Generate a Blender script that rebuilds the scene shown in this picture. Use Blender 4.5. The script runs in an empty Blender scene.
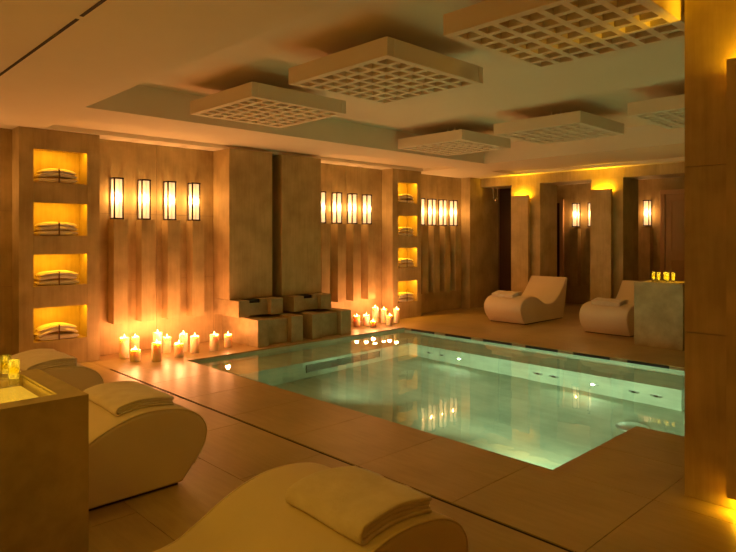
import bpy, bmesh, math, random
from mathutils import Vector
random.seed(7)
SC = bpy.context.scene
COL = SC.collection

# ------------------------------------------------------------------ camera, world, exposure
CAM_H = 1.45
cam = bpy.data.objects.new('camera', bpy.data.cameras.new('camera'))
COL.objects.link(cam)
cam.location = (0, 0, CAM_H)
cam.rotation_euler = (math.pi / 2, 0, math.radians(45.9))
cam.data.sensor_width = 36
cam.data.lens = 612 / 736 * 36
cam.data.shift_y = -39 / 736
cam.data.clip_start = 0.05
SC.camera = cam
world = bpy.data.worlds.new('world')
SC.world = world
world.use_nodes = True
world.node_tree.nodes['Background'].inputs[0].default_value = (0, 0, 0, 1)
world.node_tree.nodes['Background'].inputs[1].default_value = 0.0
SC.view_settings.view_transform = 'Standard'
SC.view_settings.look = 'None'
SC.view_settings.gamma = 1
SC.view_settings.exposure = 0.18
SC.view_settings.use_curve_mapping = False
cy = SC.cycles
cy.max_bounces = 10
cy.diffuse_bounces = 5
cy.glossy_bounces = 4
cy.transmission_bounces = 8
cy.transparent_max_bounces = 12
cy.use_denoising = True
cy.sample_clamp_indirect = 3.0
cy.blur_glossy = 0.5

# lamp colours and powers (watts)
C_SCONCE, P_SCONCE = (1.0, 0.44, 0.12), 6.3
C_CANDLE, P_CANDLE = (1.0, 0.345, 0.12), 5.6
C_NICHE, P_NICHE = (1.0, 0.43, 0.01), 2.6
C_UP, P_UP = (1.0, 0.48, 0.01), 10.0
C_POOL, P_POOL = (0.72, 1.0, 0.60), 56.0
C_TRAY, P_TRAY = (1.0, 0.52, 0.03), 1.8
C_FILL, P_FILL = (1.0, 0.53, 0.02), 6.0

# ------------------------------------------------------------------ helpers
def mesh_obj(name, verts, faces, mat=None, parent=None, smooth=False, loc=None, recalc=True):
    me = bpy.data.meshes.new(name)
    me.from_pydata([tuple(v) for v in verts], [], faces)
    bm = bmesh.new(); bm.from_mesh(me)
    if recalc: bmesh.ops.recalc_face_normals(bm, faces=bm.faces)
    bm.to_mesh(me); bm.free()
    if smooth:
        for p in me.polygons: p.use_smooth = True
    return link(name, me, mat, parent, loc)

def link(name, me, mat=None, parent=None, loc=None):
    o = bpy.data.objects.new(name, me)
    COL.objects.link(o)
    if mat is not None and not me.materials: me.materials.append(mat)
    if parent is not None: o.parent = parent
    if loc is not None: o.location = loc
    return o

def box_geo(x0, x1, y0, y1, z0, z1):
    v = [(x0,y0,z0),(x1,y0,z0),(x1,y1,z0),(x0,y1,z0),(x0,y0,z1),(x1,y0,z1),(x1,y1,z1),(x0,y1,z1)]
    f = [(0,3,2,1),(4,5,6,7),(0,1,5,4),(1,2,6,5),(2,3,7,6),(3,0,4,7)]
    return v, f

class Geo:
    def __init__(s): s.v, s.f = [], []
    def add(s, v, f):
        b = len(s.v); s.v += [tuple(p) for p in v]; s.f += [tuple(i + b for i in q) for q in f]; return s
    def box(s, *a): return s.add(*box_geo(*a))
    def quad(s, a, b, c, d): return s.add([a, b, c, d], [(0, 1, 2, 3)])
    def rings(s, rings, close=True, cap0=False, cap1=False):
        n = len(rings[0]); v = [p for r in rings for p in r]; f = []
        for i in range(len(rings) - 1):
            for j in range(n if close else n - 1):
                k = (j + 1) % n
                f.append((i*n+j, i*n+k, (i+1)*n+k, (i+1)*n+j))
        if cap0: f.append(tuple(range(n-1, -1, -1)))
        if cap1: f.append(tuple((len(rings)-1)*n + j for j in range(n)))
        return s.add(v, f)
    def lathe(s, prof, n=20, c=(0, 0, 0), cap0=False, cap1=False):
        return s.rings([[(c[0]+r*math.cos(2*math.pi*j/n), c[1]+r*math.sin(2*math.pi*j/n), c[2]+z) for j in range(n)]
                        for r, z in prof], True, cap0, cap1)
    def obj(s, name, mat, parent=None, smooth=False, loc=None):
        return mesh_obj(name, s.v, s.f, mat, parent, smooth, loc)

def bevel_box(name, a, mat, parent=None, w=0.006, seg=2, smooth=True):
    me = bpy.data.meshes.new(name)
    me.from_pydata(*[box_geo(*a)[0], [], box_geo(*a)[1]])
    bm = bmesh.new(); bm.from_mesh(me)
    bmesh.ops.recalc_face_normals(bm, faces=bm.faces)
    bmesh.ops.bevel(bm, geom=list(bm.edges), offset=w, segments=seg, affect='EDGES', profile=0.5)
    bm.to_mesh(me); bm.free()
    return link(name, me, mat, parent)

UNIT = None
UNITS = {}
def piece(name, a, mat, parent):
    """a block that shares one unit mesh with its look-alikes"""
    key = mat.name
    if key not in UNITS:
        me = bpy.data.meshes.new('block')
        v, f = box_geo(-.5, .5, -.5, .5, -.5, .5)
        me.from_pydata(v, [], f); me.materials.append(mat); UNITS[key] = me
    o = bpy.data.objects.new(name, UNITS[key]); COL.objects.link(o)
    o.location = ((a[0]+a[1])/2, (a[2]+a[3])/2, (a[4]+a[5])/2)
    o.scale = (a[1]-a[0], a[3]-a[2], a[5]-a[4])
    o.parent = parent
    return o

def empty(name, loc=(0, 0, 0), rz=0):
    o = bpy.data.objects.new(name, None); COL.objects.link(o)
    o.location = loc; o.rotation_euler = (0, 0, rz); o.empty_display_size = 0.1
    return o

def tag(o, label=None, cat=None, group=None, kind=None):
    if label: o['label'] = label
    if cat: o['category'] = cat
    if group: o['group'] = group
    if kind: o['kind'] = kind
    return o

def copy_tree(o, parent=None):
    c = o.copy(); COL.objects.link(c); c.parent = parent
    for ch in [k for k in bpy.data.objects if k.parent == o]:
        copy_tree(ch, c)
    return c

def lamp(name, kind, loc, col, power, parent=None, rot=(0, 0, 0), size=None, size_y=None, radius=None, spread=None):
    l = bpy.data.lights.new(name, kind); l.color = col; l.energy = power
    if kind == 'AREA':
        l.shape = 'RECTANGLE'; l.size = size; l.size_y = size_y
        if spread: l.spread = spread
    elif radius is not None: l.shadow_soft_size = radius
    o = bpy.data.objects.new(name, l); COL.objects.link(o)
    o.location = loc; o.rotation_euler = rot
    if parent is not None: o.parent = parent
    return o

# ------------------------------------------------------------------ materials
def new_mat(name):
    m = bpy.data.materials.new(name); m.use_nodes = True
    nt = m.node_tree; nt.nodes.clear()
    out = nt.nodes.new('ShaderNodeOutputMaterial')
    return m, nt, out

def principled(name, col, rough=0.5, metal=0, spec=0.5, **kw):
    m, nt, out = new_mat(name)
    p = nt.nodes.new('ShaderNodeBsdfPrincipled')
    p.inputs['Base Color'].default_value = (*col, 1)
    p.inputs['Roughness'].default_value = rough
    p.inputs['Metallic'].default_value = metal
    p.inputs['Specular IOR Level'].default_value = spec
    for k, v in kw.items(): p.inputs[k.replace('_', ' ')].default_value = v
    nt.links.new(p.outputs[0], out.inputs[0])
    return m, nt, p

def stone(name, c1, c2, rough=0.5, grain=(30, 30, 2.0), big=1.3, vary=0.12, bump=0.05, spec=0.4, coat=0.0):
    m, nt, p = principled(name, c1, rough, spec=spec)
    N = nt.nodes.new; L = nt.links.new
    geo = N('ShaderNodeNewGeometry')
    mp = N('ShaderNodeMapping'); mp.inputs['Scale'].default_value = grain
    L(geo.outputs['Position'], mp.inputs['Vector'])
    n1 = N('ShaderNodeTexNoise'); n1.inputs['Scale'].default_value = 1.0; n1.inputs['Detail'].default_value = 5; n1.inputs['Roughness'].default_value = .65
    L(mp.outputs[0], n1.inputs['Vector'])
    n2 = N('ShaderNodeTexNoise'); n2.inputs['Scale'].default_value = big; n2.inputs['Detail'].default_value = 6
    L(geo.outputs['Position'], n2.inputs['Vector'])
    mixf = N('ShaderNodeMath'); mixf.operation = 'ADD'
    sc1 = N('ShaderNodeMath'); sc1.operation = 'MULTIPLY_ADD'; sc1.inputs[1].default_value = .45; sc1.inputs[2].default_value = .275
    L(n1.outputs['Fac'], sc1.inputs[0]); L(sc1.outputs[0], mixf.inputs[0]); L(n2.outputs['Fac'], mixf.inputs[1])
    oi = N('ShaderNodeObjectInfo')
    mr = N('ShaderNodeMapRange'); mr.inputs['From Min'].default_value = .78; mr.inputs['From Max'].default_value = 1.22
    L(mixf.outputs[0], mr.inputs['Value'])
    rv = N('ShaderNodeMath'); rv.operation = 'MULTIPLY_ADD'; rv.inputs[1].default_value = vary; rv.inputs[2].default_value = -vary/2
    L(oi.outputs['Random'], rv.inputs[0])
    ad = N('ShaderNodeMath'); ad.operation = 'ADD'; ad.use_clamp = True
    L(mr.outputs[0], ad.inputs[0]); L(rv.outputs[0], ad.inputs[1])
    mx = N('ShaderNodeMix'); mx.data_type = 'RGBA'
    mx.inputs[6].default_value = (*c1, 1); mx.inputs[7].default_value = (*c2, 1)
    L(ad.outputs[0], mx.inputs[0]); L(mx.outputs[2], p.inputs['Base Color'])
    b = N('ShaderNodeBump'); b.inputs['Strength'].default_value = bump; b.inputs['Distance'].default_value = .02
    L(mixf.outputs[0], b.inputs['Height']); L(b.outputs[0], p.inputs['Normal'])
    if coat: p.inputs['Coat Weight'].default_value = coat; p.inputs['Coat Roughness'].default_value = .15
    return m

M = {}
M['wall'] = stone('limestone_wall', (.37, .28, .125), (.60, .465, .225), .55, vary=.08, big=3.2)
M['floor'] = stone('limestone_floor', (.34, .255, .11), (.52, .40, .175), .36, grain=(3, 26, 26), big=1.2, vary=.12, bump=.03)
M['grout'] = principled('grout', (.28, .195, .105), .9)[0]
M['block'] = stone('carved_stone', (.30, .24, .11), (.50, .40, .21), .55, grain=(14, 14, 14), big=4)
M['plaster'] = stone('ceiling_plaster', (.82, .74, .58), (.88, .80, .64), .8, grain=(2, 2, 2), big=.6, bump=.01, vary=.02)
M['fabric'] = stone('cream_upholstery', (.74, .64, .47), (.80, .70, .53), .85, grain=(220, 220, 220), big=3, bump=.06, vary=.03, spec=.2)
M['towel'] = stone('white_towel', (.76, .68, .56), (.85, .78, .66), .95, grain=(150, 150, 150), big=14, bump=.35, vary=.05, spec=.1)
M['dark'] = principled('dark_slot', (.012, .006, .004), .7)[0]
M['iron'] = principled('dark_bronze_frame', (.05, .028, .018), .4, .7)[0]
M['grille'] = principled('grille_backing', (.05, .06, .04), .6)[0]
M['plinth'] = principled('dark_plinth', (.03, .02, .015), .7)[0]
M['ribbon'] = principled('brown_ribbon', (.14, .07, .03), .6)[0]
M['chrome'] = principled('chrome', (.75, .72, .68), .2, 1)[0]
M['steel'] = principled('brushed_steel', (.6, .62, .6), .35, 1)[0]
M['darkwood'] = stone('dark_wenge_panel', (.035, .016, .008), (.075, .032, .014), .5, grain=(40, 40, 1.5))
M['door'] = stone('light_oak_door', (.58, .38, .21), (.68, .46, .26), .4, grain=(40, 40, 1.5))
M['wick'] = principled('wick', (.03, .02, .015), .9)[0]
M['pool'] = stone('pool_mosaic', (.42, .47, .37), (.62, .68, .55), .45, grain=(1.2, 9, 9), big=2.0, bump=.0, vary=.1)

M['pool_shaded'] = stone('pool_mosaic_shaded', (.30, .36, .27), (.48, .54, .42), .45, grain=(1.2, 9, 9), big=2.0, bump=.0, vary=.1)  # mosaic colour darkened so the bottom looks less lit than the risers

def wax():
    m, nt, p = principled('candle_wax', (.90, .76, .56), .45)
    p.inputs['Subsurface Weight'].default_value = 1.0
    p.inputs['Subsurface Radius'].default_value = (.08, .05, .028)
    p.inputs['Subsurface Scale'].default_value = .6
    return m
M['wax'] = wax()

def emit(name, col, s):
    m, nt, out = new_mat(name)
    e = nt.nodes.new('ShaderNodeEmission'); e.inputs[0].default_value = (*col, 1); e.inputs[1].default_value = s
    nt.links.new(e.outputs[0], out.inputs[0]); return m
M['flame'] = emit('flame', (1, .55, .16), 30)
M['pool_lens'] = emit('pool_lamp_lens', (.85, 1, .75), 2.5)
M['led'] = emit('led_panel', (1, .50, .03), .8)

def pane():
    m, nt, out = new_mat('frosted_lamp_glass')
    N = nt.nodes.new; L = nt.links.new
    tr = N('ShaderNodeBsdfTransparent')
    tl = N('ShaderNodeBsdfTranslucent'); tl.inputs[0].default_value = (.80, .78, .74, 1)
    em = N('ShaderNodeEmission'); em.inputs[0].default_value = (1, .66, .34, 1); em.inputs[1].default_value = .36
    mx = N('ShaderNodeMixShader'); mx.inputs[0].default_value = .38
    L(tr.outputs[0], mx.inputs[1]); L(tl.outputs[0], mx.inputs[2])
    ad = N('ShaderNodeAddShader'); L(mx.outputs[0], ad.inputs[0]); L(em.outputs[0], ad.inputs[1])
    L(ad.outputs[0], out.inputs[0]); return m
M['pane'] = pane()

def water():
    m, nt, out = new_mat('pool_water')
    N = nt.nodes.new; L = nt.links.new
    g = N('ShaderNodeBsdfGlass'); g.inputs['IOR'].default_value = 1.33; g.inputs['Roughness'].default_value = 0.0
    g.inputs['Color'].default_value = (.93, 1, .94, 1)
    geo = N('ShaderNodeNewGeometry')
    n = N('ShaderNodeTexNoise'); n.inputs['Scale'].default_value = 2.2; n.inputs['Detail'].default_value = 2
    L(geo.outputs['Position'], n.inputs['Vector'])
    b = N('ShaderNodeBump'); b.inputs['Strength'].default_value = .04; b.inputs['Distance'].default_value = .05
    L(n.outputs['Fac'], b.inputs['Height']); L(b.outputs[0], g.inputs['Normal'])
    L(g.outputs[0], out.inputs[0]); return m
M['water'] = water()

def clear_glass(name, col=(1, 1, 1), ior=1.45):
    m, nt, out = new_mat(name)
    N = nt.nodes.new; L = nt.links.new
    g = N('ShaderNodeBsdfGlass'); g.inputs['IOR'].default_value = ior; g.inputs['Color'].default_value = (*col, 1); g.inputs['Roughness'].default_value = .02
    t = N('ShaderNodeBsdfTransparent'); t.inputs[0].default_value = (*col, 1)
    mx = N('ShaderNodeMixShader'); mx.inputs[0].default_value = .55
    L(t.outputs[0], mx.inputs[1]); L(g.outputs[0], mx.inputs[2]); L(mx.outputs[0], out.inputs[0]); return m
M['glass'] = clear_glass('tumbler_glass', (.97, 1, .92))
M['drink'] = clear_glass('pale_drink', (.95, .86, .28), 1.33)
def thin_plate():
    m, nt, out = new_mat('glass_plate')
    N = nt.nodes.new; L = nt.links.new
    t = N('ShaderNodeBsdfTransparent'); g = N('ShaderNodeBsdfGlossy'); g.inputs['Roughness'].default_value = .03
    mx = N('ShaderNodeMixShader'); mx.inputs[0].default_value = .12
    L(t.outputs[0], mx.inputs[1]); L(g.outputs[0], mx.inputs[2]); L(mx.outputs[0], out.inputs[0]); return m
M['plate'] = thin_plate()

# ------------------------------------------------------------------ room dimensions
WX = -7.65            # sconce wall plane
BY = 10.42            # wall with openings
RX, FY = 1.5, -1.8    # the two walls that close the room
CZ = 2.65             # soffit height
RC = 2.94             # recess ceiling
CORR = 12.5          # corridor wall
PX0, PY0, PY1, PX1 = -6.64, 3.48, 7.25, -1.94    # pool
PEY, PXE = 4.75, 0.7  # pool extension
WL = -0.035           # water level

# ------------------------------------------------------------------ floor
floor = Geo()
for a in ((WX-.3, RX, FY, PY0), (WX-.3, PX0, PY0, PY1), (WX-.3, RX, PY1, CORR+.1), (PX1, RX, PY0, PEY), (PXE, RX, PEY, PY1)):
    floor.box(a[0], a[1], a[2], a[3], -.14, -.012)
floor = tag(floor.obj('floor', M['grout']), 'limestone floor of large tiles around the pool', kind='structure')
SLOT = (2.628, 2.653)
def tile_rows(x0, x1, ys, w, phase, shift, gap=.004, name='floor_tile'):
    for r in range(len(ys) - 1):
        ya, yb = ys[r], ys[r+1]
        ph = phase + (shift if r % 2 else 0)
        k = math.floor((x0 - ph) / w)
        x = ph + k * w
        while x < x1 - .001:
            a, b = max(x, x0), min(x + w, x1)
            if b - a > .03:
                piece(name, (a + gap/2, b - gap/2, ya + gap/2, yb - gap/2, -.012, 0), M['floor'], floor)
            x += w
tile_rows(WX, RX, [SLOT[0], SLOT[0]-.628, 1.37, .74, .11, -.52, -1.15, FY][::-1], .96, -3.16, .48)
tile_rows(WX, RX, [SLOT[1], PY0], .75, -2.08, 0)
tile_rows(WX, PX0, [PY0, 4.11, 4.74, 5.37, 6.0, 6.63, PY1], 1.01, WX, 0)
tile_rows(WX, RX, [PY1, 7.93, 8.61, 9.29, 9.97], .96, -3.4, .48)
tile_rows(WX-.3, RX, [9.97, 10.7, 11.5, CORR], .96, -3.16, .48)
tile_rows(PX1, RX, [PY0, 4.11, PEY], .75, -2.08, 0)
tile_rows(PXE, RX, [PEY, 5.6, 6.4, PY1], .8, PXE, 0)
slot = Geo().box(-6.8, RX, SLOT[0], SLOT[1], -.012, -.006).obj('drain_slot', M['dark'], floor)
piece('floor_tile', (WX, -6.802, SLOT[0]+.002, SLOT[1]-.002, -.012, 0), M['floor'], floor)

# ------------------------------------------------------------------ pool
BZ, FZ = -.34, -1.10         # bench top, pool bottom
BLX, BFY = -5.98, 6.62       # bench risers
pool = Geo()
T = .1
pool.box(PX0-T, PXE+T, PY0-T, PY1+T, FZ-.1, FZ-.01)                   # bottom
pool.box(PX0-T, PX0, PY0-T, PY1+T, FZ, -.14)                          # shell walls
pool.box(PX0, PX0+.001, PY0, PY1, -.14, -.013)
pool.box(PX0, PXE+T, PY1, PY1+T, FZ, -.14)
pool.box(PX0, PXE, PY1-.001, PY1, -.14, -.055)
pool.box(PX0, PX1+T, PY0-T, PY0, FZ, -.14)
pool.box(PX1, PX1+T, PY0, PEY-T, FZ, -.14)
pool.box(PX1, PXE+T, PEY-T, PEY, FZ, -.14)
pool.box(PXE, PXE+T, PEY, PY1, FZ, -.14)
pool = tag(pool.obj('pool_basin', M['pool']), 'sunken pool basin lined with pale green mosaic', kind='structure')
Geo().box(BLX, PXE, PY0, BFY, FZ-.0099, FZ).obj('pool_bottom', M['pool_shaded'], pool)
Geo().box(BLX, PXE, BFY, PY1, FZ-.0099, FZ).obj('pool_bottom', M['pool_shaded'], pool)
Geo().box(PX0+.002, BLX, PY0+.11, PY1-.002, FZ+.001, BZ).obj('bench', M['pool'], pool)
Geo().box(BLX, -2.25, BFY, PY1-.002, FZ+.001, BZ).obj('bench', M['pool'], pool)
Geo().box(-2.25, PXE, BFY+.28, PY1-.002, FZ+.001, BZ).obj('bench', M['pool'], pool)
Geo().box(PX0+.002, PX1, PY0, PY0+.105, -.2, -.065).obj('overflow_ledge', M['pool'], pool)
for i in range(11):          # overflow openings under the far coping
    x0 = -6.49 + i * .685
    if x0 + .47 < PXE: Geo().box(x0, x0+.47, PY1-.006, PY1-.001, -.05, -.006).obj('overflow_slot', M['dark'], pool)
# coping faces
Geo().box(PX0-.002, PX0-.0005, PY0, PY1, -.14, -.005).obj('coping_face', M['floor'], pool)
# grille in the riser under the fountain
gr = Geo().box(BLX-.001, BLX+.003, 4.72, 6.02, -.875, -.50).obj('grille', M['grille'], pool)
for k in range(8):
    z = -.862 + k * .046
    Geo().box(BLX+.003, BLX+.009, 4.74, 6.0, z, z+.022).obj('grille_bar', M['steel'], gr)
# jets and lamps in the far riser
def disc(name, mat, x, y, z, r, d, parent, n=20, axis='y'):
    ring = lambda rr, t: [(x+rr*math.cos(2*math.pi*j/n), y - t, z+rr*math.sin(2*math.pi*j/n)) for j in range(n)] if axis == 'y' else \
                         [(x + t, y+rr*math.cos(2*math.pi*j/n), z+rr*math.sin(2*math.pi*j/n)) for j in range(n)]
    return Geo().rings([ring(r, 0), ring(r, d*.6), ring(r*.8, d)], True, True, True).obj(name, mat, parent)
for x in (-5.59, -5.36, -3.88, -3.67, -2.73, -2.50):
    j = disc('jet_nozzle', M['steel'], x, BFY, -.74, .062, .012, pool)
    disc('nozzle_hole', M['dark'], x, BFY-.012, -.74, .026, .002, j)
for x in (-5.05, -3.18):
    j = disc('pool_lamp', M['steel'], x, BFY, -.74, .06, .012, pool)
    disc('lens', M['pool_lens'], x, BFY-.012, -.74, .03, .003, j)
    lamp('pool_light', 'SPOT', (x, BFY-.03, -.74), C_POOL, P_POOL*.10, pool, (math.radians(-90), 0, 0), radius=.012).data.spot_size = math.radians(150)
# lamps in the near wall, throwing on the far riser
for x, pw, tilt in ((-5.1, 1.5, 96), (-3.75, 1.6, 96), (-2.5, 2.2, 93)):
    pl = disc('pool_lamp', M['steel'], x, PY0-.02, -.6, .075, .012, pool)
    l = lamp('pool_light', 'SPOT', (x, PY0+.13, -.6), C_POOL, P_POOL*pw, pool, (math.radians(tilt), 0, 0), radius=.05)
    l.data.spot_size = math.radians(84 if x < -3 else 115); l.data.spot_blend = .6
l = lamp('pool_light', 'SPOT', (-.6, PEY+.1, -.6), C_POOL, P_POOL*.6, pool, (math.radians(95), 0, 0), radius=.05); l.data.spot_size = math.radians(130)
dr = Geo().lathe([(0.001, .03), (.12, .03), (.15, .015), (.15, 0)], 28, (-2.42, 5.83, FZ)).obj('drain_cover', M['steel'], pool, True)
w = Geo()
w.add([(PX0, PY0, WL), (PX1, PY0, WL), (PX1, PEY, WL), (PXE, PEY, WL), (PXE, PY1, WL), (PX1, PY1, WL), (PX0, PY1, WL), (PX0, PEY, WL)],
      [(0, 1, 2, 7), (7, 2, 5, 6), (2, 3, 4, 5)])
tag(mesh_obj('pool_water', w.v, w.f, M['water'], recalc=False), 'still green-lit water filling the pool', kind='structure')

# ------------------------------------------------------------------ walls
def clad(parent, axis, plane, a0, a1, zs, w, t=.012, gap=.004, phase=0.0, mat='wall', name='stone_panel', sgn=1):
    """panels proud of a backing wall; axis 'x': wall plane X = plane, panels run along Y"""
    n = max(1, round((a1 - a0) / w)); w = (a1 - a0) / n
    for r in range(len(zs) - 1):
        for k in range(n):
            u0, u1 = a0 + k*w + gap/2, a0 + (k+1)*w - gap/2
            z0, z1 = zs[r] + gap/2, zs[r+1] - gap/2
            p0, p1 = sorted((plane, plane + sgn*t))
            piece(name, (p0, p1, u0, u1, z0, z1) if axis == 'x' else (u0, u1, p0, p1, z0, z1), M[mat], parent)
ZS = [0, .90, 1.74, CZ]
wl = Geo().box(WX-.3, WX-.012, FY-.2, CORR+.2, -.1, RC+.1).obj('wall_left', M['grout'])
tag(wl, 'tall limestone wall carrying the rows of sconces', kind='structure')
for a0, a1 in ((FY, 1.90), (2.75, 4.40), (6.0, 7.75), (8.52, 10.06)):
    clad(wl, 'x', WX-.012, a0, a1, ZS, .83)
clad(wl, 'x', WX-.012, 4.40, 6.0, ZS, .8)
SC_W = .12
BAYS = {'a': [2.974 + .347*k for k in range(4)], 'b': [6.24 + .343*k for k in range(4)], 'c': [8.675 + .33*k for k in range(4)],
        'o': [.28 + .347*k for k in range(4)]}
for key, ys_ in BAYS.items():
    for y in ys_:
        piece('pilaster', (WX, WX+.18, y + SC_W/2 - .085, y + SC_W/2 + .085, .39, 1.667), M['wall'], wl)

# niche columns
def niche_column(y0, y1, ny0, ny1, xf, name, label):
    root = tag(empty(name, (WX, (y0+y1)/2, 0)), label, kind='structure')
    oy = (y0+y1)/2
    zn = [(.287, .68), (.905, 1.272), (1.465, 1.846), (2.06, 2.438)]
    g = Geo(); D = .24; xf -= WX
    def bx(x0, x1, ya, yb, z0, z1): g.box(x0, x1, ya-oy, yb-oy, z0, z1)
    back = .012
    # side cheeks, shelves and back
    bx(back, xf, y0, ny0, 0, CZ); bx(back, xf, ny1, y1, 0, CZ)
    zz = [0] + [v for p in zn for v in p] + [CZ]
    for k in range(0, len(zz), 2): bx(back, xf-.0005, ny0, ny1, zz[k], zz[k+1])
    bx(.001, back, y0, y1, 0, CZ)
    c = g.obj('column_body', M['wall'], root)
    # facing slabs with recessed joints
    js = [0, .90, 1.66, CZ]
    for k in range(3):
        for ya, yb in ((y0, ny0), (ny1, y1)):
            piece('facing_slab', (xf, xf+.006, ya-oy+.001, yb-oy-.001, js[k]+.002, js[k+1]-.002), M['wall'], root)
    for k in range(0, len(zz), 2):
        piece('facing_slab', (xf, xf+.006, ny0-oy+.001, ny1-oy-.001, zz[k]+.0015, zz[k+1]-.0015), M['wall'], root)
    for z0, z1 in zn:
        piece('light_lip', (xf-.012, xf-.0006, ny0-oy, ny1-oy, z1-.016, z1), M['wall'], root)
        lamp('niche_light', 'AREA', (xf-.026, (ny0+ny1)/2-oy, z1-.006), C_NICHE, P_NICHE, root, (0, math.radians(20), 0), .014, ny1-ny0-.05)
    return zn
zn = niche_column(1.896, 2.75, 2.04, 2.607, -7.39, 'niche_column', 'limestone column with four lit towel niches beside the row of eleven candles')
niche_column(7.753, 8.516, 7.895, 8.405, -7.39, 'niche_column', 'narrower limestone column with four lit towel niches beside the small candle group')

# fountain slabs and steps
def fountain(ys0, ys1, u0, u1, l0, l1, c, label):
    root = tag(empty('wall_fountain', (WX, (l0+l1)/2, 0)), label, 'fountain', 'stepped wall fountains by the pool')
    oy = (l0+l1)/2
    def B(name, x0, x1, ya, yb, z0, z1, mat='block'):
        o = bevel_box(name, (x0-WX, x1-WX, ya-oy, yb-oy, z0, z1), M[mat], root, .004, 1, False); return o
    B('tall_slab', WX+.0125-.012, -7.23, ys0, ys1, .60, CZ-.002, 'wall')
    # upper tier: two cheeks, recessed middle with a spout slot
    cl, cr = c
    B('upper_cheek', WX+.001, -7.0, u0, u0+cl, .38, .597)
    B('upper_cheek', WX+.001, -7.0, u1-cr, u1, .38, .597)
    B('upper_spout_block', WX+.001, -7.08, u0+cl, u1-cr, .38, .545)
    B('spout_lid', WX+.001, -7.10, u0+cl+.24, u1-cr, .5455, .597)
    o = Geo().box(-7.225-WX, -7.12-WX, u0+cl-oy+.001, u0+cl+.238-oy, .546, .594).obj('spout_slot', M['dark'], root)
    B('lower_cheek', WX+.001, -6.75, l0, l0+cl, .0, .36)
    B('lower_cheek', WX+.001, -6.75, l1-cr, l1, .0, .36)
    B('lower_channel', WX+.001, -6.84, l0+cl, l1-cr, .0, .335)
fountain(4.40, 5.105, 4.402, 5.12, 4.538, 5.281, (.17, .20), 'stepped stone fountain with tall slab on the side of eleven candles')
fountain(5.27, 6.005, 5.314, 6.016, 5.445, 6.19, (.18, .20), 'stepped stone fountain with tall slab on the side of the small candle group')

# wall with the openings
wb = Geo()
OPEN = [(-7.43, -6.70), (-6.065, -5.055), (-4.483, -2.3)]
HZ = 2.472
DEP = .64
xs = [WX-.3] + [v for o in OPEN for v in o] + [RX]
for k in range(0, len(xs), 2): wb.box(xs[k], xs[k+1], BY+.012, BY+DEP, 0, CZ)
for a, b in OPEN: wb.box(a, b, BY+.012, BY+DEP, HZ, CZ)
wb.box(WX-.3, OPEN[0][0], 10.06, BY+.012, 0, CZ)
wb = tag(wb.obj('wall_back', M['wall']), 'limestone wall with tall openings to the corridor', kind='structure')
for k in range(0, len(xs), 2):
    a0 = max(xs[k], WX)
    if k: clad(wb, 'y', BY+.012, a0, xs[k+1], ZS[:3]+[HZ], .8, sgn=-1)
clad(wb, 'y', BY+.012, OPEN[0][0], RX, [HZ, CZ], .95, sgn=-1)
def uplight_pilaster(parent, x0, x1, y, z0, z1, t, gx0, gx1, power, name='uplight_pilaster'):
    # a slim slab standing off the column; a hidden strip lamp washes the stone above it
    p = piece(name, (x0, x1, y-t, y-.05, z0, z1), M['wall'], parent)
    piece('pilaster_spine', (x0+.02, x1-.02, y-.05, y, z0, z1-.12), M['wall'], parent)
    lamp('uplight', 'AREA', ((gx0+gx1)/2, y-.03, z1-.05), C_UP, power, parent, (math.radians(180), 0, 0), gx1-gx0, .03)
uplight_pilaster(wb, -6.62, -6.25, BY, 0, 2.25, .12, -6.58, -6.29, P_UP)
uplight_pilaster(wb, -5.01, -4.64, BY, 0, 2.28, .12, -4.97, -4.68, P_UP)
# dark door recess behind the first opening
d1 = Geo().box(-7.43, -6.4, BY+DEP+.05, BY+DEP+.09, 0, 2.55).obj('door_1', M['darkwood'])
tag(d1, 'dark wenge door deep in the opening beside the sconce wall', kind='structure')
# corridor
wc = Geo().box(WX-.3, RX, CORR, CORR+.2, -.1, RC).obj('wall_corridor', M['wall'])
tag(wc, 'corridor wall seen through the tall openings', kind='structure')
wr = Geo().box(RX, RX+.2, FY-.2, CORR+.2, -.1, RC+.1).obj('wall_right', M['wall']); tag(wr, 'limestone wall opposite the candle row', kind='structure')
wf = Geo().box(WX-.3, RX+.2, FY-.2, FY, -.1, RC+.1).obj('wall_front', M['wall']); tag(wf, 'limestone wall behind the row of cream loungers', kind='structure')

# pillar by the pool corner
pil = Geo().box(-1.23, .3, 3.672, 4.55, 0, RC).obj('wall_pillar', M['wall'])
tag(pil, 'massive limestone pillar at the inner pool corner', kind='structure')
clad(pil, 'y', 3.672, -1.23, .3, [0, .92, 1.84, RC], .77, sgn=-1)
uplight_pilaster(pil, -.985, -.45, 3.66, .10, 2.37, .12, -.95, -.48, P_UP)
lamp('downlight', 'AREA', (-.72, 3.62, .075), C_UP, P_UP*.5, pil, (0, 0, 0), .5, .04)

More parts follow.
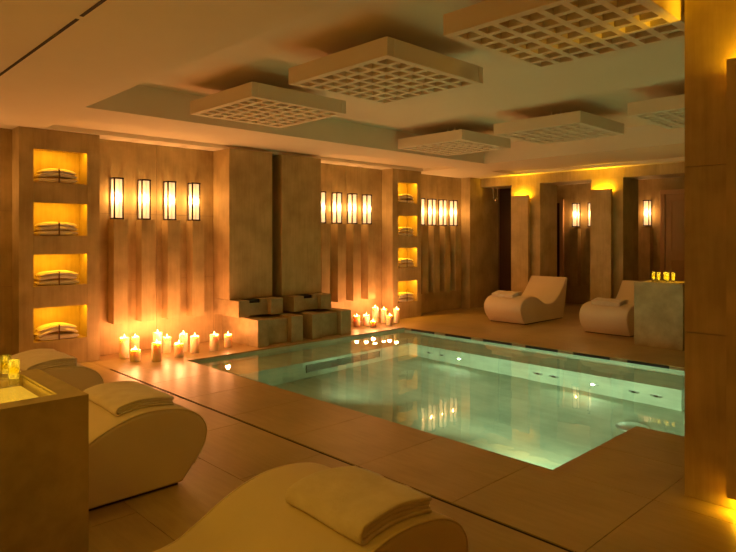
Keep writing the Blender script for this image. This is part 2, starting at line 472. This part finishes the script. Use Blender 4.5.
# corridor doors
def door(name, x0, x1, y, z, label):
    r = tag(empty(name, ((x0+x1)/2, y, 0)), label, kind='structure'); c = (x0+x1)/2
    fr = .09
    for a in ((x0-c, x0-c+fr, -.05, 0, 0, z), (x1-c-fr, x1-c, -.05, 0, 0, z), (x0-c, x1-c, -.05, 0, z, z+fr)):
        bevel_box('door_frame', a, M['door'], r, .006, 1, False)
    lf = bevel_box('door_leaf', (x0-c+fr+.004, x1-c-fr-.004, -.025, 0, .005, z-.004), M['door'], r, .004, 1, False)
    for z0, z1 in ((.12, 1.02), (1.16, z-.12)):
        w0, w1 = x0-c+fr+.10, x1-c-fr-.10
        for a in ((w0, w1, z0, z0+.03), (w0, w1, z1-.03, z1), (w0, w0+.03, z0+.03, z1-.03), (w1-.03, w1, z0+.03, z1-.03)):
            bevel_box('door_moulding', (a[0], a[1], -.04, -.0255, a[2], a[3]), M['door'], lf, .004, 1, False)
    return r
door('door_2', -4.63, -3.5, CORR, 2.28, 'light panelled door with moulded frame on the corridor wall')
# dark ajar door edge seen in the middle opening
dj = Geo().box(-7.0, -6.76, CORR-.04, CORR-.001, 0, 2.2).obj('door_3', M['darkwood']); tag(dj, 'narrow dark door in the corridor behind the middle opening', kind='structure')
tr = Geo().box(-6.76, -6.68, CORR-.06, CORR-.001, 0, 2.28).obj('trim_1', M['door']); tag(tr, 'light door trim in the corridor', kind='structure')

# ------------------------------------------------------------------ ceiling
c = Geo()
HX0, HX1, HY0, HY1 = -5.88, .6, 2.06, 8.35        # big recess
TX0, TX1, TY0, TY1 = -7.33, -6.55, 2.14, 8.5      # shallow tray along the sconce wall
BX0, BX1, BY0_, BY1_ = -6.45, .8, 9.35, 10.2       # shallow tray along the wall with openings
TD = .05
def flat(x0, x1, y0, y1, z): c.quad((x0, y0, z), (x1, y0, z), (x1, y1, z), (x0, y1, z))
W0, E0, S0, N0 = WX-.1, RX, FY, BY+.02
# soffit as strips around the openings
flat(W0, TX0, S0, N0, CZ)
flat(TX0, TX1, S0, TY0, CZ); flat(TX0, TX1, TY1, N0, CZ)
flat(TX1, HX0, S0, BY0_, CZ); flat(TX1, BX0, BY0_, N0, CZ)
flat(BX0, HX0, BY1_, N0, CZ)
flat(HX0, HX1, S0, HY0, CZ); flat(HX0, HX1, HY1, BY0_, CZ); flat(HX0, BX1, BY1_, N0, CZ)
flat(HX1, E0, S0, BY0_, CZ); flat(BX1, E0, BY0_, N0, CZ)
def tray(x0, x1, y0, y1, z0, z1):
    flat(x0, x1, y0, y1, z1)
    c.quad((x0, y0, z0), (x0, y1, z0), (x0, y1, z1), (x0, y0, z1)); c.quad((x1, y0, z0), (x1, y1, z0), (x1, y1, z1), (x1, y0, z1))
    c.quad((x0, y0, z0), (x1, y0, z0), (x1, y0, z1), (x0, y0, z1)); c.quad((x0, y1, z0), (x1, y1, z0), (x1, y1, z1), (x0, y1, z1))
tray(HX0, HX1, HY0, HY1, CZ, RC); tray(TX0, TX1, TY0, TY1, CZ, CZ+TD); tray(BX0, BX1, BY0_, BY1_, CZ, CZ+TD)
ceil = tag(c.obj('ceiling', M['plaster']), 'plaster ceiling with a deep recess above the pool', kind='structure')
Geo().box(WX-.3, RX, BY+.03, CORR+.1, 2.60, 2.64).obj('corridor_ceiling', M['plaster'], ceil)
for a, b in ((-7.2, -3.53), (-3.47, -1.2)):
    Geo().box(a, b, 1.185, 1.205, CZ-.003, CZ-.0005).obj('air_slot', M['dark'], ceil)

# coffered ceiling boxes
def grid_box():
    r = empty('ceiling_grid_box'); S, H, n, rim, bar = 1.10, .13, 7, .062, .042
    h = S/2
    for a in ((-h, h, -h, -h+rim), (-h, h, h-rim, h), (-h, -h+rim, -h+rim, h-rim), (h-rim, h, -h+rim, h-rim)):
        bevel_box('side_board', (*a, 0, H), M['plaster'], r, .003, 1, False)
    inner = S - 2*rim; cell = (inner + bar) / n
    for k in range(1, n):
        p = -h + rim + k*cell - bar
        piece('grid_bar', (p, p+bar, -h+rim, h-rim, .001, .114), M['plaster'], r)
        piece('grid_bar', (-h+rim, h-rim, p, p+bar, .0015, .1135), M['plaster'], r)
    piece('back_board', (-h+rim, h-rim, -h+rim, h-rim, .115, H-.002), M['plaster'], r)
    for sx in (-1, 1):
        for sy in (-1, 1):
            piece('hanger', (sx*.06-.01, sx*.06+.01, sy*.06-.01, sy*.06+.01, H-.002, RC-2.67), M['plaster'], r)
    return r
proto = grid_box()
GB = [((-5.06, 3.52), 'coffered ceiling box hanging over the row of eleven candles'),
      ((-3.41, 3.50), 'coffered ceiling box hanging in the middle of the row over the near pool edge'),
      ((-1.80, 3.46), 'coffered ceiling box hanging beside the massive limestone pillar'),
      ((-5.23, 6.72), 'coffered ceiling box hanging beside the small candle group'),
      ((-3.66, 6.72), 'coffered ceiling box hanging in the middle of the row by the corridor openings'),
      ((-2.06, 6.72), 'coffered ceiling box partly behind the pillar, in the row by the corridor openings')]
for i, ((x, y), lb) in enumerate(GB):
    o = proto if i == 0 else copy_tree(proto)
    o.location = (x, y, 2.67); tag(o, lb, 'ceiling panel', 'coffered ceiling boxes over the pool')

# ------------------------------------------------------------------ sconces
def make_sconce():
    r = empty('wall_sconce'); w = SC_W; d = .12; H = .51; t = .0165
    for (x, y) in ((d-t, 0), (d-t, w-t), (0, 0), (0, w-t)): piece('upright_bar', (x, x+t, y, y+t, t, H-t), M['iron'], r)
    for a in ((d-t, d+.003, -.003, w+.003), (0, d-t, -.003, t), (0, d-t, w-t, w+.003)):
        piece('top_rail', (*a, H-t, H+.002), M['iron'], r)
    bevel_box('bottom_plate', (0, d+.003, -.003, w+.003, -.002, t), M['iron'], r, .002, 1, False)
    Geo().box(.0, .003, t, w-t, t, H-t).obj('back_plate', M['plaster'], r)
    Geo().quad((d-.004, t, t), (d-.004, w-t, t), (d-.004, w-t, H-t), (d-.004, t, H-t)).obj('front_pane', M['pane'], r)
    Geo().quad((t, .004, t), (d-t, .004, t), (d-t, .004, H-t), (t, .004, H-t)).obj('side_pane', M['pane'], r)
    Geo().quad((t, w-.004, t), (d-t, w-.004, t), (d-t, w-.004, H-t), (t, w-.004, H-t)).obj('side_pane', M['pane'], r)
    lamp('bulb_light', 'POINT', (d*.5, w*.5, H*.52), C_SCONCE, P_SCONCE, r, radius=.022)
    return r
sproto = make_sconce()
used = [False]
def sconce(loc, rz, label, group):
    o = sproto if not used[0] else copy_tree(sproto); used[0] = True
    o.location = loc; o.rotation_euler = (0, 0, rz)
    tag(o, label, 'wall lamp', group)
ORD = ['first', 'second', 'third', 'fourth']
for k, y in enumerate(BAYS['a']):
    sconce((WX+.001, y, 1.67), 0, ORD[k] + ' black-framed glass sconce from the wide towel column, above the eleven candles', 'sconces above the eleven candles')
for k, y in enumerate(BAYS['b']):
    sconce((WX+.001, y, 1.67), 0, ORD[k] + ' black-framed glass sconce from the fountain, above the small candle group', 'sconces above the small candle group')
for k, y in enumerate(BAYS['c']):
    sconce((WX+.001, y, 1.67), 0, ORD[k] + ' black-framed glass sconce from the narrow towel column, next to the dark doorway', 'sconces beside the dark doorway')
for k, y in enumerate(BAYS['o']):
    sconce((WX+.001, y, 1.67), 0, ORD[3-k] + ' black-framed glass sconce from the wide towel column, on its candleless side', 'sconces behind the loungers')
# corridor sconces (rz -90: lamp projects toward -Y)
CS = [(-6.375, 'first'), (-6.02, 'second'), (-4.87, 'third')]
for i, (x, od) in enumerate(CS):
    sconce((x-SC_W/2, CORR-.001, 1.67), -math.pi/2, od + ' black-framed glass sconce along the corridor wall, counting from the dark doorway', 'sconces along the corridor wall')
    piece('pilaster', (x-.085, x+.085, CORR-.15, CORR, .39, 1.63), M['wall'], wc)
# unseen sconces added on the wall behind the loungers for fill light
for k in range(4):
    sconce((-4.6 + .347*k + SC_W, FY+.001, 1.67), math.pi/2, ORD[k] + ' black-framed glass sconce added as unseen fill on the wall behind the loungers', 'added fill sconces on the wall behind the loungers')
    piece('pilaster', (-4.6+.347*k+.06-.085, -4.6+.347*k+.06+.085, FY, FY+.15, .39, 1.63), M['wall'], wf)

# ------------------------------------------------------------------ towels
def slab_geo(g, w, d, h, surf, nx=14, ny=10, p=7, rough=.0, seed=0, cx=0, cy=0, lift=0):
    """soft rounded slab, w along X, d along Y, lying on surf(x, y)"""
    rnd = random.Random(seed)
    us = [-1, -.985, -.95, -.88] + [-.8 + 1.6*i/(nx-1) for i in range(nx)] + [.88, .95, .985, 1]
    vs = [-1, -.985, -.95, -.88] + [-.8 + 1.6*i/(ny-1) for i in range(ny)] + [.88, .95, .985, 1]
    a, b, c_ = rnd.random()*6, rnd.random()*6, rnd.random()*6
    top, bot = [], []
    for v in vs:
        for u in us:
            e = math.sqrt(max(0, 1-abs(u)**p) * max(0, 1-abs(v)**p))
            x, y = cx + u*w/2, cy + v*d/2
            x += rough*.5*math.sin(v*5+a)*abs(u)**3*(1 if u > 0 else -1); y += rough*.5*math.sin(u*4+b)*abs(v)**3*(1 if v > 0 else -1)
            wob = rough*(math.sin(u*3.1+a)*math.cos(v*2.3+b)+.5*math.sin(u*7+v*3+c_))
            base = surf(x, y) + lift + h/2 + wob*.5
            top.append((x, y, base + h/2*e)); bot.append((x, y, base - h/2*e))
    n, m = len(us), len(vs); f = []
    N = n*m
    for i in range(m-1):
        for j in range(n-1):
            q = (i*n+j, i*n+j+1, (i+1)*n+j+1, (i+1)*n+j)
            f.append(q); f.append(tuple(N+k for k in reversed(q)))
    # weld rim by bridging
    rim = list(range(n)) + [i*n+n-1 for i in range(1, m)] + [(m-1)*n+j for j in range(n-2, -1, -1)] + [i*n for i in range(m-2, 0, -1)]
    for k in range(len(rim)):
        a_, b_ = rim[k], rim[(k+1) % len(rim)]
        f.append((a_, N+a_, N+b_, b_))
    g.add(top + bot, f)
    return g

def towel_bundle(seed, w, arch):
    r = empty('towel_bundle')
    rnd = random.Random(seed); z = 0
    hs = [.052, .048, .046]
    prof = lambda x, y: arch*max(0, 1-(y/(w*.5))**2)
    for k in range(3):
        g = slab_geo(Geo(), .19, w - .02*k + rnd.uniform(-.015, .015), hs[k], prof if k else (lambda x, y: 0.0), 6, 14, 8, .006, seed*5+k, 0, rnd.uniform(-.008, .008), z)
        if k == 0: z += hs[0] - .004 - arch*.15
        else: z += hs[k]-.004
        g.obj('towel', M['towel'], r, True)
    H = z + arch
    rb = Geo()
    rb.box(.097, .1, -.007, .007, .002, H*.93); rb.box(-.09, .1, -.007, .007, H*.965+.003, H*.965+.006)
    rb.obj('ribbon', M['ribbon'], r)
    return r
NN = ['bottom', 'second lowest', 'second highest', 'top']
for (yc, w, which, ci) in ((2.31, .43, 'wide column beside eleven candles', 0), (8.15, .40, 'narrow column by the small candles', 1)):
    for k, (z0, z1) in enumerate(zn):
        b = towel_bundle(ci*4+k+1, w, [.05, .03, .02, .03][k] if ci == 0 else .035)
        b.location = (-7.50, yc, z0+.002)
        tag(b, 'ribbon-tied white towels in the %s niche of the %s' % (NN[k], which), 'towels', 'towel bundles in the lit niches')

# ------------------------------------------------------------------ loungers
KEY = [(.16, .012), (.085, .10), (.02, .20), (0, .275), (.012, .335), (.06, .395), (.16, .445), (.32, .470), (.46, .460), (.60, .415), (.73, .350), (.86, .308),
       (.98, .305), (1.10, .322), (1.22, .375), (1.36, .475), (1.49, .61), (1.575, .715), (1.61, .745), (1.64, .735), (1.64, .70), (1.61, .55), (1.56, .30), (1.50, .012)]
def catmull(pts, n=5, closed=False):
    out = []
    for i in range(len(pts)-1):
        p0 = pts[max(i-1, 0)]; p1 = pts[i]; p2 = pts[i+1]; p3 = pts[min(i+2, len(pts)-1)]
        for k in range(n):
            t = k/n
            out.append(tuple(.5*((2*p1[a]) + (-p0[a]+p2[a])*t + (2*p0[a]-5*p1[a]+4*p2[a]-p3[a])*t*t + (-p0[a]+3*p1[a]-3*p2[a]+p3[a])*t**3) for a in (0, 1)))
    out.append(pts[-1]); return out
PROF = catmull(KEY, 4)
def top_z(s):
    pts = [p for p in PROF[10:]]
    best = .3
    for i in range(len(PROF)-1):
        (s0, z0), (s1, z1) = PROF[i], PROF[i+1]
        if s0 <= s <= s1 and s1 > s0: return z0 + (z1-z0)*(s-s0)/(s1-s0)
    return best
def make_lounger(width, longer=0.0):
    r = empty('chaise_lounge')
    PROF = catmull([(s_ + (longer if s_ > .9 else 0), z_) for s_, z_ in KEY], 4)
    n = len(PROF); R = .028
    nor = []
    for i in range(n):
        a = PROF[max(i-1, 0)]; b = PROF[min(i+1, n-1)]
        dx, dz = b[0]-a[0], b[1]-a[1]; l = math.hypot(dx, dz) or 1
        nor.append((dz/l, -dx/l))        # points inward
    def ring(x, off):
        return [(x, PROF[i][0] + nor[i][0]*off, max(.012, PROF[i][1] + nor[i][1]*off)) for i in range(n)]
    rings = []
    for k in range(6):
        a = k/5*math.pi/2
        rings.append(ring(-width/2 + R*(1-math.cos(a)), R*(1-math.sin(a))))
    rings.append(ring(-width/2 + .12, 0)); rings.append(ring(-width/2 + .3, 0))
    full = rings + [[(-p[0], p[1], p[2]) for p in rg] for rg in reversed(rings)]
    g = Geo()
    g.rings(full, True, True, True)
    o = g.obj('upholstered_body', M['fabric'], r, True)
    # sharp side walls: mark flat caps
    for p in o.data.polygons:
        if len(p.vertices) > 4: p.use_smooth = False
    # piping along both side edges
    for sgn in (-1, 1):
        pg = Geo(); pr = .005; rr = []
        for i in range(4, n-3):
            cx_, cy_, cz_ = sgn*(width/2-.006), PROF[i][0] + nor[i][0]*.007, PROF[i][1] + nor[i][1]*.007
            rr.append([(cx_+pr*math.cos(t*math.pi/3), cy_ + nor[i][0]*pr*math.sin(t*math.pi/3), cz_ + nor[i][1]*pr*math.sin(t*math.pi/3)) for t in range(6)])
        pg.rings(rr, True, True, True); pg.obj('piping', M['fabric'], r, True)
    Geo().box(-width/2+.02, width/2-.02, .185, 1.475+longer, 0, .0125).obj('plinth', M['plinth'], r)
    return r
def fold_towel(name, w, d, t, s0, x0, seed, label, lounger_loc, rz, scale=1.0, nest=2):
    """folded towel on the foot of a lounger: nested U-folds whose round back lies toward the head end"""
    r = empty(name, lounger_loc, rz); r.scale = (scale,)*3
    rnd = random.Random(seed); n_lay = nest*2
    for q in range(nest):
        z0, z1 = q*t, (n_lay-1-q)*t
        inset = q*t*1.05
        y_open, y_fold = s0 - d/2 + rnd.uniform(0, .012) + q*.004, s0 + d/2 - (n_lay/2)*t - 0*inset
        rad = (z1-z0)/2; zc = (z0+z1)/2
        path = []
        K = 12
        for i in range(K+1): path.append((y_open + (y_fold-y_open)*i/K, z0, 0, -1))
        for i in range(1, 12):
            a = -math.pi/2 + math.pi*i/12; path.append((y_fold + rad*math.cos(a), zc + rad*math.sin(a), math.cos(a), math.sin(a)))
        for i in range(K+1): path.append((y_fold + (y_open-y_fold)*i/K, z1, 0, 1))
        th = t*.49; g = Geo(); rings = []
        xs_ = [(-1, .45), (-.992, .8), (-.975, 1)] + [(-.9+1.8*i/12, 1) for i in range(13)] + [(.975, 1), (.992, .8), (1, .45)]
        ph = rnd.random()*6
        for u, e in xs_:
            x = x0 + u*(w/2 - .004*q)
            prof_o, prof_i = [], []
            for (y, z, ny, nz) in path:
                wob = .0035*math.sin(7*u + 9*y + ph) + .002*math.sin(17*u - 23*y + 2*ph)
                yy = y + .006*math.sin(2.2*u+ph)
                b = top_z(max(.02, min(yy, 1.0))) + .001 + t*.5
                prof_o.append((x, yy + ny*th*e, b + z + nz*th*e + wob*(z/(n_lay*t))))
                prof_i.append((x, yy - ny*th*e, b + z - nz*th*e + wob*(z/(n_lay*t))))
            rings.append(prof_o + prof_i[::-1])
        g.rings(rings, True, True, True)
        g.obj('outer_fold' if q == 0 else 'inner_fold', M['towel'], r, True)
    tag(r, label, 'towel', 'folded towels on the loungers')
    return r
lp = make_lounger(.76, .22)
lp_far = make_lounger(.76)
# near loungers face the pool (+Y): local +Y of the lounger runs from foot to head, so turn by 180 degrees
NEAR = [(-5.33, 'cream chaise lounge beside the wide towel column, behind the lit stone pedestal'),
        (-3.71, 'cream chaise lounge standing directly beside the lit stone pedestal, its side in shade'),
        (-1.77, 'cream chaise lounge with a thick folded towel, standing alone along the floor slot')]
for i, (x, lb) in enumerate(NEAR):
    o = lp if i == 0 else copy_tree(lp)
    o.location = (x, 1.88, 0); o.rotation_euler = (0, 0, math.pi)
    tag(o, lb, 'lounger', 'cream loungers around the pool')
FAR = [(-5.79, 'cream chaise lounge across the pool in front of the corridor openings'),
       (-4.06, 'cream chaise lounge across the pool half hidden by the stone pedestal')]
for k, (x, lb) in enumerate(FAR):
    o = lp_far if k == 0 else copy_tree(lp_far); o.location = (x, 8.72, 0); o.rotation_euler = (0, 0, 0); o.scale = (.95, .95, .97); tag(o, lb, 'lounger', 'cream loungers around the pool')
fold_towel('folded_towel', .42, .36, .016, .345, -.13, 3, 'thick folded white towel on the lounger standing alone along the floor slot', (-1.77, 1.88, 0), math.pi)
fold_towel('folded_towel', .54, .35, .013, .345, -.03, 13, 'folded white towel on the lounger beside the lit stone pedestal', (-3.71, 1.88, 0), math.pi)
fold_towel('folded_towel', .56, .37, .014, .38, -.09, 23, 'folded white towel on the lounger beside the wide towel column', (-5.33, 1.88, 0), math.pi)
fold_towel('folded_towel', .44, .32, .014, .28, -.08, 33, 'folded white towel on the lounger in front of the corridor openings', (-5.79, 8.72, .012), 0, .96)
fold_towel('folded_towel', .46, .32, .014, .30, -.02, 43, 'folded white towel on the lounger half hidden by the far pedestal', (-4.06, 8.72, .012), 0, .96)

# ------------------------------------------------------------------ pedestals with glasses
def pedestal(x0, x1, y0, y1, H, label, rim=.085, power=P_TRAY):
    cx_, cy_ = (x0+x1)/2, (y0+y1)/2
    r = tag(empty('stone_pedestal', (cx_, cy_, 0)), label, 'pedestal', 'stone pedestals with light trays')
    hx, hy = (x1-x0)/2, (y1-y0)/2; dz = .055
    g = Geo()
    g.box(-hx, hx, -hy, hy, 0, H-dz)
    g.obj('shaft', M['block'], r)
    for a in ((-hx, hx, -hy, -hy+rim), (-hx, hx, hy-rim, hy), (-hx, -hx+rim, -hy+rim, hy-rim), (hx-rim, hx, -hy+rim, hy-rim)):
        Geo().box(*a, H-dz, H).obj('rim', M['block'], r)
    Geo().box(-hx+rim+.01, hx-rim-.01, -hy+rim+.01, hy-rim-.01, H-dz+.001, H-dz+.01).obj('light_panel', M['led'], r)
    Geo().box(-hx+rim, hx-rim, -hy+rim, hy-rim, H-.014, H-.006).obj('glass_plate', M['plate'], r)
    lamp('tray_light', 'AREA', (0, 0, H-dz+.02), C_TRAY, power, r, (math.pi, 0, 0), (x1-x0)-2*rim-.06, (y1-y0)-2*rim-.06)
    return r
pedestal(-3.05, -2.42, .10, .86, .85, 'stone pedestal with glowing light tray standing between two near loungers')
pedestal(-3.415, -2.80, 8.283, 8.88, .85, 'stone pedestal with glowing light tray across the pool')
def make_tumbler(H=.105, R=.021):
    r = empty('glass_tumbler')
    g = Geo()
    g.lathe([(.0005, 0), (R*.88, 0), (R*.93, .004), (R, H), (R-.0022, H), (R*.86, .030), (.0005, .026)], 24)
    gb = g.obj('glass_body', M['glass'], r, True)
    Geo().lathe([(.0005, .0275), (R*.84, .0315), (R*.905, H*.66), (.0005, H*.66)], 20).obj('drink', M['drink'], gb, True)
    return r
tp = make_tumbler()
first = True
for (x, y), lb in zip([(-2.80, .70), (-2.925, .70)], ['glass tumbler of pale yellow drink at the corner of the near light tray', 'glass tumbler of pale yellow drink in the middle of the near light tray']):
    o = tp if first else copy_tree(tp); first = False
    o.location = (x, y, .8445); tag(o, lb, 'glass', 'tumblers on the light trays')
for k, (x, y) in enumerate([(-3.244, 8.50), (-3.173, 8.49), (-3.115, 8.56), (-3.055, 8.47), (-2.992, 8.50)]):
    o = copy_tree(tp); o.location = (x, y, .8445); o.scale = (1.05, 1.05, 1.3)
    tag(o, ORD[k] + ' small glass tumbler in the row on the pedestal across the pool, from the lounger' if k < 4 else 'last small glass tumbler in the row on the pedestal across the pool', 'glass', 'tumblers on the light trays')

# ------------------------------------------------------------------ candles
def make_candle(R, H, seed, x, y, label, group):
    rnd = random.Random(seed)
    r = tag(empty('pillar_candle', (x, y, 0)), label, 'candle', group)
    n = 24; prof = [(R*.97, 0), (R, .006), (R, H*.5), (R*.995, H-.012), (R*.96, H), (R*.86, H+.001), (R*.72, H-.012), (R*.3, H-.020), (.001, H-.021)]
    rings = []
    for i, (rr, z) in enumerate(prof):
        ring = []
        for j in range(n):
            a = 2*math.pi*j/n
            wob = (.005*math.sin(a*2+seed) + .003*math.sin(a*3+seed*2.3)) if 3 <= i <= 5 else 0
            ring.append((rr*(1+.015*math.sin(3*a+seed))*math.cos(a), rr*(1+.015*math.sin(3*a+seed))*math.sin(a), z+wob))
        rings.append(ring)
    body = Geo().rings(rings, True, True, True).obj('wax_body', M['wax'], r, True)
    Geo().lathe([(.0015, H-.022), (.0015, H-.004), (.0004, H-.002)], 6).obj('wick', M['wick'], body)
    Geo().lathe([(.0006, H-.006), (.005, H+.003), (.0068, H+.011), (.0052, H+.022), (.0024, H+.033), (.0004, H+.042)], 12).obj('flame', M['flame'], r, True)
    lamp('flame_light', 'POINT', (0, 0, H+.022), C_CANDLE, P_CANDLE, r, radius=.03)
GA, GBn = 'candles on the ledge by the wide towel column', 'candles on the ledge beyond the fountains'
CA = [(-7.297, 3.008, .056, .245, 'tall candle at the towel-column end of the long candle row'),
      (-7.039, 3.03, .058, .135, 'short squat candle in front, at the towel-column end of the long candle row'),
      (-7.44, 3.20, .050, .215, 'candle against the wall behind the squat candle near the towel column'),
      (-6.86, 3.205, .056, .215, 'tall candle standing farthest out toward the pool corner'),
      (-7.40, 3.47, .056, .245, 'tallest candle at the back of the middle cluster in the long row'),
      (-7.24, 3.52, .048, .200, 'slim candle squeezed into the middle cluster of the long row'),
      (-6.93, 3.52, .056, .160, 'short candle beside the pool corner in the long row'),
      (-7.20, 3.72, .052, .225, 'back candle of the touching pair in the long candle row'),
      (-7.04, 3.79, .056, .205, 'front candle of the touching pair in the long candle row'),
      (-6.98, 4.03, .058, .205, 'candle between the touching pair and the fountain'),
      (-7.08, 4.29, .052, .165, 'candle standing right against the fountain step')]
CA[-1] = (-7.08, 4.29, .052, .165, 'last candle of the long row, standing against the fountain step')
for i, (x, y, R, H, lb) in enumerate(CA): make_candle(R, H, i+1, x, y, lb, GA)
CB = [(-7.28, 6.80, .056, .165, 'broad candle of the small group next to the fountain'),
      (-7.20, 6.94, .054, .175, 'broad candle touching the one next to the fountain'),
      (-7.02, 6.92, .050, .095, 'lowest candle in front of the small candle group'),
      (-7.36, 7.30, .056, .26, 'tallest candle at the back of the small candle group'),
      (-7.27, 7.42, .052, .225, 'candle leaning beside the tallest one of the small group'),
      (-6.99, 7.27, .055, .160, 'candle of the small group standing toward the pool corner'),
      (-7.10, 7.55, .050, .235, 'last candle of the small group beside the narrow towel column')]
for i, (x, y, R, H, lb) in enumerate(CB): make_candle(R, H, i+31, x, y, lb, GBn)

# ------------------------------------------------------------------ hook hanging in the first opening
hk = tag(empty('hanging_hook', (-7.13, BY+.10, HZ)), 'pair of chrome rods with hook hanging in the dark doorway', 'hook')
g = Geo()
for s in (-.045, .045): g.lathe([(.006, -.25), (.006, 0)], 8, (s, 0, 0), True, True)
g.obj('rod', M['chrome'], hk)
Geo().lathe([(.001, -.31), (.02, -.30), (.026, -.28), (.018, -.26), (.001, -.25)], 12).obj('hook_knob', M['chrome'], hk, True)
Geo().box(-.055, .055, -.008, .008, -.255, -.243).obj('cross_bar', M['chrome'], hk)

# ------------------------------------------------------------------ unseen downlights added to the soffit for overhead fill
for k, (x, y, wh) in enumerate([(-4.3, -.2, 'over the lounger beside the stone pedestal'), (-2.4, -.3, 'over the near stone pedestal'), (-1.3, -.5, 'over the lounger standing alone'),
        (.95, 5.2, 'behind the massive pillar'), (-6.2, -.4, 'over the lounger next to the wide towel column')]):
    d = tag(empty('fill_downlight', (x, y, CZ)), 'round added fill downlight ' + wh, 'added fill light', 'added fill downlights in the soffit')
    Geo().lathe([(.16, -.001), (.17, -.006), (.18, -.001)], 28).obj('bezel', M['steel'], d, True)
    l = lamp('fill_lamp', 'AREA', (0, 0, -.004), C_FILL, P_FILL, d, (0, 0, 0), .3, .3); l.data.shape = 'DISK'
